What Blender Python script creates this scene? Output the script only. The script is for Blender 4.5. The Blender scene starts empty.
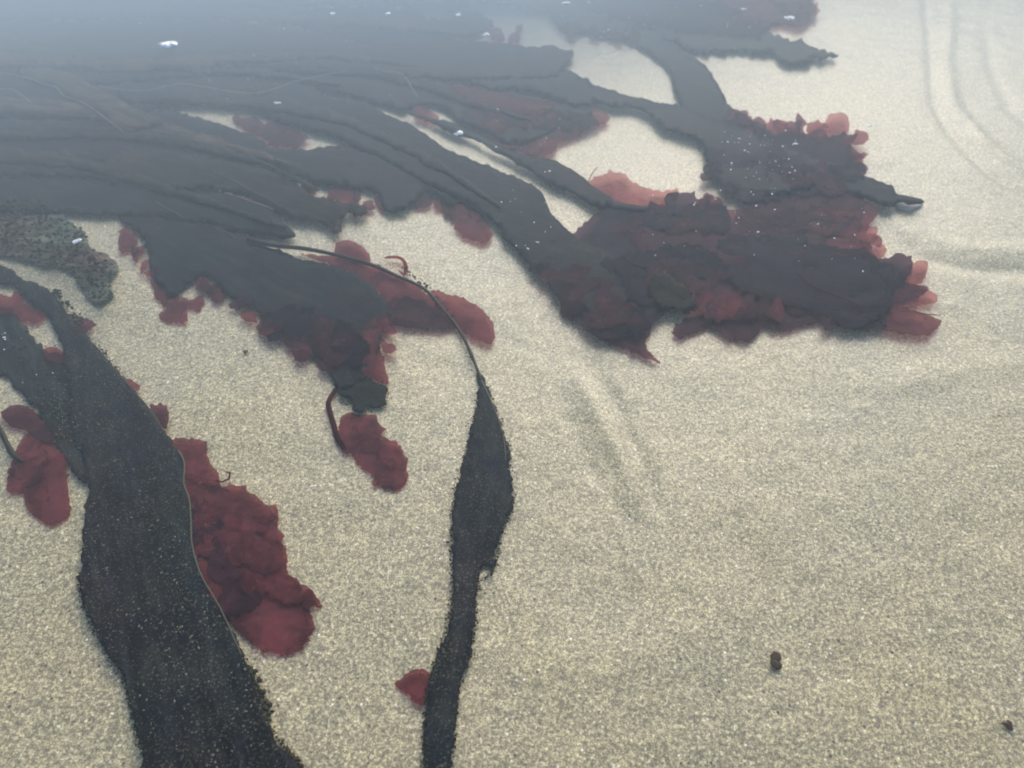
import bpy, math, random
import numpy as np
from mathutils import Vector, noise
from mathutils.geometry import delaunay_2d_cdt
random.seed(7); np.random.seed(7)
S = bpy.context.scene
COL = S.collection

# ------------------------------------------------------------------ camera
PITCH = math.radians(50.0); CAM_H = 0.75; HFOV = math.radians(67.0)
W, H = 1024, 768
FOC = W / 2 / math.tan(HFOV / 2)
cam_d = bpy.data.cameras.new('camera'); cam = bpy.data.objects.new('camera', cam_d); COL.objects.link(cam)
cam.location = (0, 0, CAM_H); cam.rotation_euler = (math.pi / 2 - PITCH, 0, 0)
cam_d.sensor_width = 36; cam_d.lens = 18 / math.tan(HFOV / 2)
cam_d.clip_start = 0.02; cam_d.clip_end = 500
cam_d.dof.use_dof = True; cam_d.dof.focus_distance = 0.92; cam_d.dof.aperture_fstop = 5.6
S.camera = cam

# ------------------------------------------------------------------ light
SUN_EL, SUN_AZ = 27.0, 12.0          # azimuth from +Y (away from the viewer), negative = to the left
wd = bpy.data.worlds.new('World'); S.world = wd; wd.use_nodes = True
nt = wd.node_tree; nt.nodes.clear()
sky = nt.nodes.new('ShaderNodeTexSky'); sky.sky_type = 'NISHITA'; sky.sun_disc = False
sky.sun_elevation = math.radians(SUN_EL); sky.sun_rotation = math.radians(SUN_AZ)
sky.air_density = 1.0; sky.dust_density = 2.2; sky.ozone_density = 1.0
bg = nt.nodes.new('ShaderNodeBackground'); bg.inputs['Strength'].default_value = 0.14
wo = nt.nodes.new('ShaderNodeOutputWorld')
nt.links.new(sky.outputs[0], bg.inputs[0]); nt.links.new(bg.outputs[0], wo.inputs[0])
sl = bpy.data.lights.new('sun', 'SUN'); sl.energy = 2.15; sl.angle = math.radians(55); sl.color = (1, 0.955, 0.87)
so = bpy.data.objects.new('sun', sl); COL.objects.link(so)
az, el = math.radians(SUN_AZ), math.radians(SUN_EL)
sd = Vector((math.sin(az) * math.cos(el), math.cos(az) * math.cos(el), math.sin(el)))
so.rotation_euler = sd.to_track_quat('Z', 'Y').to_euler()
vs = S.view_settings; vs.view_transform = 'Standard'; vs.look = 'None'; vs.gamma = 1; vs.use_curve_mapping = False
vs.exposure = 0.60
S.render.engine = 'CYCLES'
S.cycles.volume_bounces = 1; S.cycles.transparent_max_bounces = 24; S.cycles.max_bounces = 8
S.cycles.filter_width = 1.9

# ------------------------------------------------------------------ place geometry: the sea bed
def sstep(a, b, t):
    t = np.clip((t - a) / (b - a), 0, 1); return t * t * (3 - 2 * t)

def bed0(x, y):
    """smooth height of the sand: a shallow shelf that falls away up the picture and to the left"""
    s = y - 0.05 * x - 0.2
    fall = 0.052 * s + 0.025 * np.maximum(s, 0) ** 3 * (1 - 0.65 * sstep(-0.05, 1.0, x))
    fall = np.where(s > 0, 0.9 * np.tanh(fall / 0.9), np.maximum(fall * 0.35, -0.012 + 0 * s))
    beach = 0.35 * sstep(1.5, 14, -y)
    return -0.032 - fall + beach

def ray(u, v):
    cx, cy = (u - W / 2) / FOC, (v - H / 2) / FOC
    c, s = math.cos(PITCH), math.sin(PITCH)
    return np.array([cx + 0 * cy, c - cy * s, -s - cy * c])

def hit(u, v, h=0.0):
    """where the line of sight through picture point (u, v) meets the surface h metres above the sand"""
    u = np.asarray(u, float); v = np.asarray(v, float)
    r = ray(u, v)
    z = -0.1 + 0 * u
    for _ in range(14):
        t = (z - CAM_H) / r[2]
        x, y = r[0] * t, r[1] * t
        z = 0.5 * z + 0.5 * (bed0(x, y) + h)
    t = (z - CAM_H) / r[2]
    return np.stack([r[0] * t, r[1] * t, z], -1)

# ------------------------------------------------------------------ materials
def mat(name):
    m = bpy.data.materials.new(name); m.use_nodes = True; t = m.node_tree; t.nodes.clear()
    out = t.nodes.new('ShaderNodeOutputMaterial')
    return m, t, out
def N(t, kind, **kw):
    n = t.nodes.new(kind)
    for k, v in kw.items():
        if k in n.inputs.keys(): n.inputs[k].default_value = v
        else: setattr(n, k, v)
    return n
def ramp(t, src, stops, interp='LINEAR'):
    r = t.nodes.new('ShaderNodeValToRGB'); r.color_ramp.interpolation = interp
    e = r.color_ramp.elements
    while len(e) < len(stops): e.new(0.5)
    for i, (p, c) in enumerate(stops):
        e[i].position = p; e[i].color = (*c, 1) if len(c) == 3 else c
    t.links.new(src, r.inputs[0]); return r
def mix(t, fac, a, b, mode='MIX'):
    m = t.nodes.new('ShaderNodeMix'); m.data_type = 'RGBA'; m.blend_type = mode
    for sock, v in ((m.inputs[0], fac), (m.inputs[6], a), (m.inputs[7], b)):
        if hasattr(v, 'links'): t.links.new(v, sock)
        elif isinstance(v, (int, float)): sock.default_value = v
        else: sock.default_value = (*v, 1)
    return m.outputs[2]
def coords(t, scale=(1, 1, 1), rot=(0, 0, 0)):
    g = t.nodes.new('ShaderNodeNewGeometry'); mp = t.nodes.new('ShaderNodeMapping')
    mp.inputs['Scale'].default_value = scale; mp.inputs['Rotation'].default_value = rot
    t.links.new(g.outputs['Position'], mp.inputs[0]); return mp.outputs[0]
def tex_noise(t, vec, scale, detail=3, rough=0.6, dist=0.0):
    n = N(t, 'ShaderNodeTexNoise', Scale=scale, Detail=detail, Roughness=rough, Distortion=dist)
    t.links.new(vec, n.inputs['Vector']); return n

def sand_material():
    m, t, out = mat('sand')
    v = coords(t)
    # wobble the grain slightly so it streaks in places as the moving water smears it
    g1 = tex_noise(t, v, 250, 4, 0.8)
    g2 = tex_noise(t, v, 560, 2, 0.8)
    big = tex_noise(t, v, 5.5, 4, 0.6)
    mid = tex_noise(t, v, 42, 4, 0.65, 0.6)
    base = ramp(t, g1.outputs[0], [(0.34, (0.115, 0.110, 0.098)), (0.435, (0.21, 0.19, 0.140)), (0.505, (0.42, 0.375, 0.245)), (0.575, (0.62, 0.56, 0.37)), (0.66, (0.88, 0.83, 0.66))])
    fine = ramp(t, g2.outputs[0], [(0.34, (0.22, 0.22, 0.23)), (0.5, (0.76, 0.76, 0.74)), (0.66, (1.55, 1.5, 1.38))])
    c = mix(t, 0.9, base.outputs[0], fine.outputs[0], 'MULTIPLY')
    c = mix(t, 0.22, c, (0.36, 0.335, 0.25))
    tone = ramp(t, big.outputs[0], [(0.33, (0.95, 0.965, 0.99)), (0.5, (1, 1, 1)), (0.67, (1.03, 1.01, 0.97))])
    c = mix(t, 1.0, c, tone.outputs[0], 'MULTIPLY')
    tone2 = ramp(t, mid.outputs[0], [(0.3, (0.92, 0.92, 0.93)), (0.7, (1.07, 1.07, 1.05))])
    c = mix(t, 1.0, c, tone2.outputs[0], 'MULTIPLY')
    vo = N(t, 'ShaderNodeTexVoronoi', Scale=210.0); t.links.new(v, vo.inputs['Vector'])
    pick = ramp(t, vo.outputs['Color'], [(0.87, (0, 0, 0)), (0.90, (1, 1, 1))])
    near = ramp(t, vo.outputs['Distance'], [(0.22, (1, 1, 1)), (0.34, (0, 0, 0))])
    pm = mix(t, 1.0, pick.outputs[0], near.outputs[0], 'MULTIPLY')
    c = mix(t, pm, c, (0.82, 0.80, 0.74))
    vo2 = N(t, 'ShaderNodeTexVoronoi', Scale=150.0); t.links.new(v, vo2.inputs['Vector'])
    pick2 = ramp(t, vo2.outputs['Color'], [(0.80, (0, 0, 0)), (0.84, (1, 1, 1))])
    near2 = ramp(t, vo2.outputs['Distance'], [(0.16, (1, 1, 1)), (0.30, (0, 0, 0))])
    pm2 = mix(t, 1.0, pick2.outputs[0], near2.outputs[0], 'MULTIPLY')
    c = mix(t, pm2, c, (0.055, 0.052, 0.050))
    b = N(t, 'ShaderNodeBsdfPrincipled', Roughness=0.30)
    b.inputs['Specular IOR Level'].default_value = 0.38
    c = mix(t, 1.0, c, (1.0, 0.965, 0.87), 'MULTIPLY')
    t.links.new(c, b.inputs['Base Color'])
    bm = N(t, 'ShaderNodeBump', Strength=0.55, Distance=0.0012)
    t.links.new(g1.outputs[0], bm.inputs['Height']); t.links.new(bm.outputs[0], b.inputs['Normal'])
    t.links.new(b.outputs[0], out.inputs[0])
    return m

def kelp_material(name, c0, c1, speck=0.05, rough=0.32, patch=(0.05, 0.045, 0.022)):
    m, t, out = mat(name)
    v = coords(t)
    ga = N(t, 'ShaderNodeAttribute'); ga.attribute_name = 'grow'
    gm = t.nodes.new('ShaderNodeMapping'); gm.inputs['Scale'].default_value = (0.16, 1, 1); t.links.new(ga.outputs['Vector'], gm.inputs[0])
    st = tex_noise(t, gm.outputs[0], 70, 5, 0.7, 0.5)
    lo = tex_noise(t, v, 5, 3, 0.6)
    n1 = tex_noise(t, v, 22, 5, 0.65, 0.4); n2 = tex_noise(t, v, 160, 4, 0.7); n3 = tex_noise(t, v, 420, 3, 0.75)
    c = mix(t, ramp(t, n1.outputs[0], [(0.38, (0, 0, 0)), (0.64, (1, 1, 1))]).outputs[0], c0, c1)
    c = mix(t, ramp(t, n2.outputs[0], [(0.56, (0, 0, 0)), (0.74, (0.7, 0.7, 0.7))]).outputs[0], c, patch)
    c = mix(t, ramp(t, lo.outputs[0], [(0.35, (0, 0, 0)), (0.65, (1, 1, 1))]).outputs[0], mix(t, 1.0, c, (0.75, 1.1, 1.1), 'MULTIPLY'), mix(t, 1.0, c, (1.35, 0.95, 1.0), 'MULTIPLY'))
    c = mix(t, 1.0, c, ramp(t, st.outputs[0], [(0.34, (0.4, 0.4, 0.4)), (0.5, (1, 1, 1)), (0.68, (2.6, 2.5, 2.2))]).outputs[0], 'MULTIPLY')
    hi = 0.655 - speck
    sp = ramp(t, n3.outputs[0], [(hi, (0, 0, 0)), (hi + 0.10, (1, 1, 1))])
    spm = mix(t, 1.0, sp.outputs[0], ramp(t, n1.outputs[1], [(0.35, (0.15, 0.15, 0.15)), (0.6, (1, 1, 1))]).outputs[0], 'MULTIPLY')
    c = mix(t, spm, c, (0.14, 0.13, 0.095))
    b = N(t, 'ShaderNodeBsdfPrincipled', Roughness=min(1, rough + 0.15))
    b.inputs['Specular IOR Level'].default_value = 0.02
    t.links.new(c, b.inputs['Base Color'])
    bm = N(t, 'ShaderNodeBump', Strength=0.5, Distance=0.0015)
    t.links.new(n2.outputs[0], bm.inputs['Height']); t.links.new(bm.outputs[0], b.inputs['Normal'])
    t.links.new(b.outputs[0], out.inputs[0])
    return m

def red_material(name, col, thin, cover=0.70):
    """wet translucent membrane: part diffuse, part light let through from below, part clear but tinted"""
    m, t, out = mat(name)
    v = coords(t)
    n1 = tex_noise(t, v, 26, 4, 0.6, 0.8); n2 = tex_noise(t, v, 130, 3, 0.6)
    cc = mix(t, ramp(t, n1.outputs[0], [(0.35, (0, 0, 0)), (0.68, (1, 1, 1))]).outputs[0], tuple(k * 0.42 for k in col), tuple(min(1, k * 1.5) for k in col))
    cc = mix(t, 1.0, cc, ramp(t, n2.outputs[0], [(0.3, (0.8, 0.8, 0.8)), (0.7, (1.15, 1.15, 1.15))]).outputs[0], 'MULTIPLY')
    b = N(t, 'ShaderNodeBsdfPrincipled', Roughness=0.5)
    b.inputs['Specular IOR Level'].default_value = 0.03
    t.links.new(cc, b.inputs['Base Color'])
    tr = N(t, 'ShaderNodeBsdfTranslucent'); t.links.new(cc, tr.inputs['Color'])
    s1 = N(t, 'ShaderNodeMixShader', Fac=0.35); t.links.new(b.outputs[0], s1.inputs[1]); t.links.new(tr.outputs[0], s1.inputs[2])
    tp = N(t, 'ShaderNodeBsdfTransparent'); tp.inputs[0].default_value = (*thin, 1)
    s2 = N(t, 'ShaderNodeMixShader')
    cov = ramp(t, n1.outputs[0], [(0.3, (cover + 0.16,) * 3), (0.7, (cover - 0.12,) * 3)])
    at = N(t, 'ShaderNodeAttribute'); at.attribute_name = 'membrane'
    cm = t.nodes.new('ShaderNodeMath'); cm.operation = 'MULTIPLY'
    t.links.new(cov.outputs[0], cm.inputs[0]); t.links.new(at.outputs['Fac'], cm.inputs[1])
    t.links.new(cm.outputs[0], s2.inputs[0]); t.links.new(tp.outputs[0], s2.inputs[1]); t.links.new(s1.outputs[0], s2.inputs[2])
    bm = N(t, 'ShaderNodeBump', Strength=0.4, Distance=0.002)
    t.links.new(n2.outputs[0], bm.inputs['Height']); t.links.new(bm.outputs[0], b.inputs['Normal'])
    t.links.new(s2.outputs[0], out.inputs[0])
    return m

def plain(name, c, rough=0.5, scale=300, var=0.35):
    m, t, out = mat(name); v = coords(t)
    n = tex_noise(t, v, scale, 3, 0.6)
    cc = mix(t, n.outputs[0], tuple(k * (1 - var) for k in c), tuple(min(1, k * (1 + var)) for k in c))
    b = N(t, 'ShaderNodeBsdfPrincipled', Roughness=rough); b.inputs['Specular IOR Level'].default_value = 0.08; t.links.new(cc, b.inputs['Base Color'])
    t.links.new(b.outputs[0], out.inputs[0]); return m

SAND = sand_material()
KELP = kelp_material('kelp_dark', (0.003, 0.005, 0.008), (0.009, 0.009, 0.010), -0.01, patch=(0.018, 0.017, 0.014))
KELP_SPECK = kelp_material('kelp_speckled', (0.003, 0.005, 0.009), (0.010, 0.010, 0.010), 0.10, patch=(0.022, 0.020, 0.014))
KELP_BROWN = kelp_material('kelp_brown', (0.030, 0.022, 0.019), (0.050, 0.038, 0.032), -0.02, 0.4, (0.07, 0.058, 0.04))
KELP_OLIVE = kelp_material('kelp_olive', (0.007, 0.008, 0.008), (0.016, 0.015, 0.012), 0.02, 0.45, (0.04, 0.036, 0.022))
KELP_SANDY = kelp_material('kelp_sand_dusted', (0.010, 0.013, 0.014), (0.012, 0.012, 0.011), 0.065, patch=(0.02, 0.018, 0.013))
TURF = kelp_material('turf', (0.055, 0.050, 0.042), (0.11, 0.10, 0.078), 0.09, 0.8, (0.13, 0.115, 0.08))
RED = red_material('red_algae', (0.165, 0.042, 0.050), (0.55, 0.22, 0.24))
RED_PINK = red_material('red_algae_thin', (0.33, 0.105, 0.105), (0.80, 0.42, 0.40), 0.62)
RED_DARK = red_material('red_algae_thick', (0.080, 0.026, 0.038), (0.40, 0.16, 0.21), 0.70)
RED_PURPLE = red_material('red_algae_purple', (0.024, 0.013, 0.026), (0.24, 0.11, 0.17), 0.76)
MARGIN = plain('pale_margin', (0.085, 0.080, 0.055), 0.5)
MARGIN_PALE = plain('pale_rim', (0.30, 0.28, 0.22), 0.5)
MARGIN_TAN = plain('tan_margin', (0.36, 0.26, 0.16), 0.5)
RIB = plain('rib', (0.014, 0.013, 0.010), 0.45)
FOAM_GLINT = plain('foam', (0.86, 0.88, 0.88), 0.35, 500, 0.08)  # white of the foam flecks, also of the beads that imitate glints
GROWTH = kelp_material('edge_growth', (0.028, 0.024, 0.016), (0.065, 0.052, 0.030), 0.03, 0.8)
BIT = plain('plant_bit', (0.055, 0.038, 0.028), 0.7)

GRAIN = plain('grain_dust', (0.17, 0.16, 0.12), 0.6, 900, 0.6)
# ------------------------------------------------------------------ mesh helpers
def link_mesh(name, verts, faces, m, parent=None, origin=None, smooth=True, kind=None):
    o0 = np.array(origin if origin is not None else (0, 0, 0), float)
    me = bpy.data.meshes.new(name)
    me.from_pydata([tuple(p) for p in (np.asarray(verts) - o0)], [], [tuple(f) for f in faces])
    me.materials.append(m)
    if smooth: me.polygons.foreach_set('use_smooth', [True] * len(me.polygons))
    me.update()
    ob = bpy.data.objects.new(name, me); COL.objects.link(ob)
    if parent is not None: ob.parent = parent
    else: ob.location = o0
    if kind: ob['kind'] = kind
    return ob

def thing(name, label, cat, loc, group=None):
    e = bpy.data.objects.new(name, None); COL.objects.link(e); e.location = loc; e.empty_display_size = 0.02
    e['label'] = label; e['category'] = cat
    if group: e['group'] = group
    return e

def catmull(P, closed=True, step=4.0):
    P = np.asarray(P, float); n = len(P); out = []
    rng = range(n) if closed else range(n - 1)
    for i in rng:
        if closed: a, b, c, d = P[(i - 1) % n], P[i], P[(i + 1) % n], P[(i + 2) % n]
        else: a, b, c, d = P[max(i - 1, 0)], P[i], P[i + 1], P[min(i + 2, n - 1)]
        k = max(1, int(np.linalg.norm(c - b) / step))
        for j in range(k):
            t = j / k
            out.append(0.5 * ((2 * b) + (c - a) * t + (2 * a - 5 * b + 4 * c - d) * t * t + (3 * b - a - 3 * c + d) * t ** 3))
    if not closed: out.append(P[-1])
    return np.array(out)

def roughen(P, amp, seed, wl=9.0, teeth=0.0):
    """uneven, nibbled outline: several sizes of noise along the edge normal"""
    n = len(P); T = np.roll(P, -1, 0) - np.roll(P, 1, 0)
    L = np.linalg.norm(T, axis=1)[:, None] + 1e-9; T = T / L
    Nn = np.stack([T[:, 1], -T[:, 0]], -1)
    out = P.copy(); x, y = P[:, 0], P[:, 1]
    sgn = 1.0 if (np.sum(x * np.roll(y, -1) - np.roll(x, -1) * y) > 0) else -1.0
    for i in range(n):
        q = Vector((P[i][0] / wl + seed * 7.3, P[i][1] / wl - seed * 3.1, seed * 1.7))
        d = noise.noise(q * 0.45) * 1.3 + noise.noise(q) * 1.0 + 0.8 * noise.noise(q * 2.3) + 0.5 * max(0, noise.noise(q * 4.1))
        d += 0.35 * noise.noise(q * 7.0)
        if teeth: d += sgn * teeth * max(0, noise.noise(q * 1.7 + Vector((5, 9, 2))) - 0.05) ** 1.4 * 6
        out[i] = P[i] + Nn[i] * d * amp
    return out

def in_poly(pts, P):
    x, y = pts[:, 0], pts[:, 1]; ins = np.zeros(len(pts), bool)
    j = len(P) - 1
    for i in range(len(P)):
        xi, yi = P[i]; xj, yj = P[j]
        c = ((yi > y) != (yj > y)) & (x < (xj - xi) * (y - yi) / (yj - yi + 1e-12) + xi)
        ins ^= c; j = i
    return ins

def edge_dist(pts, P):
    d = np.full(len(pts), 1e9); A = P; B = np.roll(P, -1, 0)
    for a, b in zip(A, B):
        ab = b - a; t = np.clip(((pts - a) @ ab) / (ab @ ab + 1e-12), 0, 1)
        d = np.minimum(d, np.linalg.norm(pts - a - t[:, None] * ab, axis=1))
    return d

SEED = [0]
HS, WS = 0.3, 0.36
def sheet(name, poly, m, h, parent, origin, rough=1.0, wave=0.004, frill=0.003, flow=0.0, thick=0.0008, cell=6.0, wl=9.0, crease=1.0, droop=0.0, step=2.4, teeth=0.0):
    """a blade or lobe: outline, filled with an uneven membrane of real thickness that undulates along its flow"""
    SEED[0] += 1; sd_ = SEED[0]; h = h * HS; wave *= WS; frill *= WS
    P = roughen(catmull(poly, True, step), rough, sd_, wl, teeth)
    lo, hi = P.min(0), P.max(0)
    area = (hi - lo).prod(); cell = max(cell, math.sqrt(area / 9000.0))
    gx, gy = np.meshgrid(np.arange(lo[0], hi[0], cell), np.arange(lo[1], hi[1], cell * 0.87))
    gx = gx + (np.arange(gx.shape[0]) % 2)[:, None] * cell / 2
    pts = np.stack([gx.ravel(), gy.ravel()], -1) + np.random.uniform(-.22, .22, (gx.size, 2)) * cell
    pts = pts[in_poly(pts, P)]
    if len(pts):
        pts = pts[edge_dist(pts, P) > cell * 0.45]
    allp = np.concatenate([P, pts]) if len(pts) else P
    n0 = len(P)
    res = delaunay_2d_cdt([Vector(p) for p in allp], [], [list(range(n0))], 1, 1e-5)
    V2 = np.array([tuple(v) for v in res[0]]); F = [tuple(f) for f in res[2]]
    d = edge_dist(V2, P)
    wp = hit(V2[:, 0], V2[:, 1], h)
    ca, sa = math.cos(flow), math.sin(flow)
    hz = np.zeros(len(V2))
    for i, (x, y, z) in enumerate(wp):
        a = x * ca + y * sa; b = -x * sa + y * ca
        w1 = noise.noise(Vector((a * 7, b * 14, 2.3)))
        w2 = noise.noise(Vector((a * 22, b * 55, sd_ * 5.1)))
        e = math.exp(-d[i] / 9.0)
        fr = noise.noise(Vector((a * 60, b * 60, sd_ * 1.1))) + 0.6 * noise.noise(Vector((a * 130, b * 130, sd_)))
        cr = 1 - abs(noise.noise(Vector((a * 16, b * 40, sd_ * 9.0)))) * 2
        hz[i] = wave * (w1 * 1.2 + w2 * 0.5) + frill * fr * (0.25 + e) + crease * wave * 0.35 * cr - droop * (1 - min(1, d[i] / 25.0))
    bn = bed_noise(wp[:, 0], wp[:, 1])
    hh = np.maximum(h + hz, 0.0022) + bn
    top = hit(V2[:, 0], V2[:, 1], hh)
    bot = top - np.array([0, 0, thick])
    n = len(V2)
    # make every face look up
    FF = []
    for f in F:
        a, b, c = top[f[0]], top[f[1]], top[f[2]]
        nz = (b[0] - a[0]) * (c[1] - a[1]) - (b[1] - a[1]) * (c[0] - a[0])
        FF.append(f if nz > 0 else f[::-1])
    cnt = {}
    for f in FF:
        for k in range(len(f)):
            e = (f[k], f[(k + 1) % len(f)]); cnt[e] = 1
    faces = list(FF) + [tuple(i + n for i in f[::-1]) for f in FF]
    for (a, b) in cnt:
        if (b, a) not in cnt: faces.append((b, a, a + n, b + n))
    thin = m in (RED, RED_PINK, RED_DARK, RED_PURPLE)      # a membrane a fraction of a millimetre thick
    ob = link_mesh(name, top if thin else np.concatenate([top, bot]), FF if thin else faces, m, parent, origin)
    al = np.stack([wp[:, 0] * ca + wp[:, 1] * sa, -wp[:, 0] * sa + wp[:, 1] * ca, 0 * d + sd_], -1)
    al = al if thin else np.concatenate([al, al])
    ob.data.attributes.new('grow', 'FLOAT_VECTOR', 'POINT').data.foreach_set('vector', al.astype(np.float32).ravel())
    # how thick the membrane is: thin at its margin, full towards the middle of the lobe
    mem = 0.62 + 0.45 * (1 - np.exp(-d / 8.0)); mem = mem if thin else np.concatenate([mem, mem])
    ob.data.attributes.new('membrane', 'FLOAT', 'POINT').data.foreach_set('value', mem.astype(np.float32))
    return ob

def cord(name, pts, m, h, parent, origin, r0=0.0015, r1=None, step=4.0, sides=6, wob=0.0):
    """a rib, stem or thickened margin: a tapered tube that follows picture points at height h"""
    SEED[0] += 1; h = np.asarray(h, float) * HS + 0.001
    h = h if h.ndim else float(h)
    r1 = r0 if r1 is None else r1
    P = catmull(pts, False, step)
    if wob: 
        for i in range(len(P)):
            P[i] += Vector((noise.noise(Vector((i * .31, SEED[0], 0))), noise.noise(Vector((i * .31, SEED[0], 9))))) * wob
    hs = np.interp(np.linspace(0, 1, len(P)), np.linspace(0, 1, len(h)), h) if hasattr(h, '__len__') else np.full(len(P), h)
    C = hit(P[:, 0], P[:, 1], hs)
    V, F = [], []
    for i in range(len(C)):
        T = Vector(C[min(i + 1, len(C) - 1)] - C[max(i - 1, 0)]).normalized()
        sdv = T.cross(Vector((0, 0, 1))).normalized(); upv = sdv.cross(T).normalized()
        k = i / (len(C) - 1); r = r0 + (r1 - r0) * k
        r *= 1 + 0.25 * noise.noise(Vector((i * 0.4, SEED[0], 3)))
        if i in (0, len(C) - 1): r *= 0.3
        for s in range(sides):
            a = 2 * math.pi * s / sides
            V.append(tuple(Vector(C[i]) + sdv * math.cos(a) * r + upv * math.sin(a) * r * 0.8))
    for i in range(len(C) - 1):
        for s in range(sides):
            a, b = i * sides + s, i * sides + (s + 1) % sides
            F.append((a, b, b + sides, a + sides))
    F.append(tuple(range(sides - 1, -1, -1))); F.append(tuple((len(C) - 1) * sides + s for s in range(sides)))
    return link_mesh(name, V, F, m, parent, origin)

def blob(V, F, c, rx, ry, rz, seed, n=8, rings=4):
    b = len(V); rot = random.uniform(0, 6.28)
    for i in range(rings + 1):
        ph = math.pi * i / rings
        for j in range(n):
            th = 2 * math.pi * j / n
            d = Vector((math.sin(ph) * math.cos(th), math.sin(ph) * math.sin(th), math.cos(ph)))
            k = 1 + 0.45 * noise.noise(d * 1.8 + Vector((seed, seed * 2, 0)))
            x, y = d.x * rx * k, d.y * ry * k
            V.append((c[0] + x * math.cos(rot) - y * math.sin(rot), c[1] + x * math.sin(rot) + y * math.cos(rot), c[2] + d.z * rz * k))
    for i in range(rings):
        for j in range(n):
            a, e = b + i * n + j, b + i * n + (j + 1) % n
            F.append((a, a + n, e + n, e))

def growth(name, runs, m, h, parent, origin, size=(0.3, 1.25), dens=3.2, spread=1.7, kind='stuff'):
    """tiny tufts and crusts that fringe a blade: many little flattened lumps and bristles along picture runs"""
    V, F = [], []
    for run in runs:
        P = catmull(run, False, 2.0)
        for p in P:
            for _ in range(np.random.poisson(dens)):
                q = p + np.random.normal(0, spread, 2)
                c = hit(q[0], q[1], max(0.002, h * HS + random.uniform(-.003, .003)))
                px = (CAM_H - c[2]) / 700.0 * 1.25
                s = random.uniform(*size) * px
                blob(V, F, c, s, s * random.uniform(.4, .9), s * .5, random.random() * 50, 6, 3)
    return link_mesh(name, V, F, m, parent, origin, kind=kind)

def centre(poly, h=0.0):
    P = np.clip(np.asarray(poly, float), (0, 0), (W, H)).mean(0)
    c = hit(P[0], P[1], 0.0); return c

def frond(name, label, cat, poly, m, h, group=None, **kw):
    c = centre(poly); e = thing(name, label, cat, c, group)
    sheet('blade' if 'kelp' in name else 'lobe', poly, m, h, e, c, **kw)
    return e, c

# ------------------------------------------------------------------ the sand
SAND_RIDGES = [  # picture run, half width (m), height (m), skew
    ([(915, -40), (950, 0), (946, 60), (953, 105), (985, 142), (1030, 172), (1120, 205)], 0.019, 0.006),
    ([(900, -60), (925, 0), (930, 60), (934, 105), (965, 150), (1010, 188), (1100, 225)], 0.015, -0.0055),
    ([(985, 20), (992, 70), (1010, 110), (1060, 150)], 0.022, -0.004),
    ([(862, 214), (885, 232), (915, 256), (960, 268), (1040, 272), (1120, 268)], 0.022, -0.0055),
    ([(868, 200), (900, 222), (930, 240), (980, 250), (1060, 250)], 0.028, 0.0050),
    ([(570, 360), (590, 398), (606, 432), (628, 470), (640, 520)], 0.017, 0.0065),
    ([(590, 355), (612, 395), (628, 432), (646, 470), (656, 520)], 0.013, -0.0060),
    ([(548, 370), (566, 410), (586, 460), (610, 510), (626, 560)], 0.015, -0.003),
    ([(585, 470), (606, 505), (628, 548), (640, 590)], 0.010, 0.0035),
    ([(870, 395), (950, 372), (1040, 362)], 0.03, 0.0035),
    ([(690, 520), (760, 560), (800, 640), (860, 700)], 0.05, -0.0035),
    ([(500, 640), (580, 660), (680, 640), (760, 580)], 0.05, 0.0035),
]
def ridge_field(X, Y):
    RG = 0.6
    Z = np.zeros_like(X)
    for run, w, amp in SAND_RIDGES:
        P = catmull(run, False, 25.0); C = hit(P[:, 0], P[:, 1], 0)[:, :2]
        sel = (X > C[:, 0].min() - 4 * w) & (X < C[:, 0].max() + 4 * w) & (Y > C[:, 1].min() - 4 * w) & (Y < C[:, 1].max() + 4 * w)
        q = np.stack([X[sel], Y[sel]], -1); d = np.full(len(q), 1e9); tt = np.zeros(len(q))
        for i in range(len(C) - 1):
            a, b = C[i], C[i + 1]; ab = b - a; t = np.clip(((q - a) @ ab) / (ab @ ab), 0, 1)
            dd = np.linalg.norm(q - a - t[:, None] * ab, axis=1); k = dd < d
            d[k] = dd[k]; tt[k] = (i + t[k]) / (len(C) - 1)
        fade = np.clip(np.minimum(tt, 1 - tt) * 5, 0, 1)
        Z[sel] += RG * amp * np.exp(-(d / w) ** 2 * 1.6) * fade
    return Z

def vnoise(X, Y, s, seed):
    """cheap smooth value noise on arrays"""
    rs = np.random.RandomState(seed); T = rs.uniform(-1, 1, (256, 256))
    x, y = X * s + 500.3, Y * s + 500.7
    xi, yi = np.floor(x).astype(int), np.floor(y).astype(int); fx, fy = x - xi, y - yi
    fx, fy = fx * fx * (3 - 2 * fx), fy * fy * (3 - 2 * fy)
    g = lambda a, b: T[a % 256, b % 256]
    return (g(xi, yi) * (1 - fx) + g(xi + 1, yi) * fx) * (1 - fy) + (g(xi, yi + 1) * (1 - fx) + g(xi + 1, yi + 1) * fx) * fy

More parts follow.
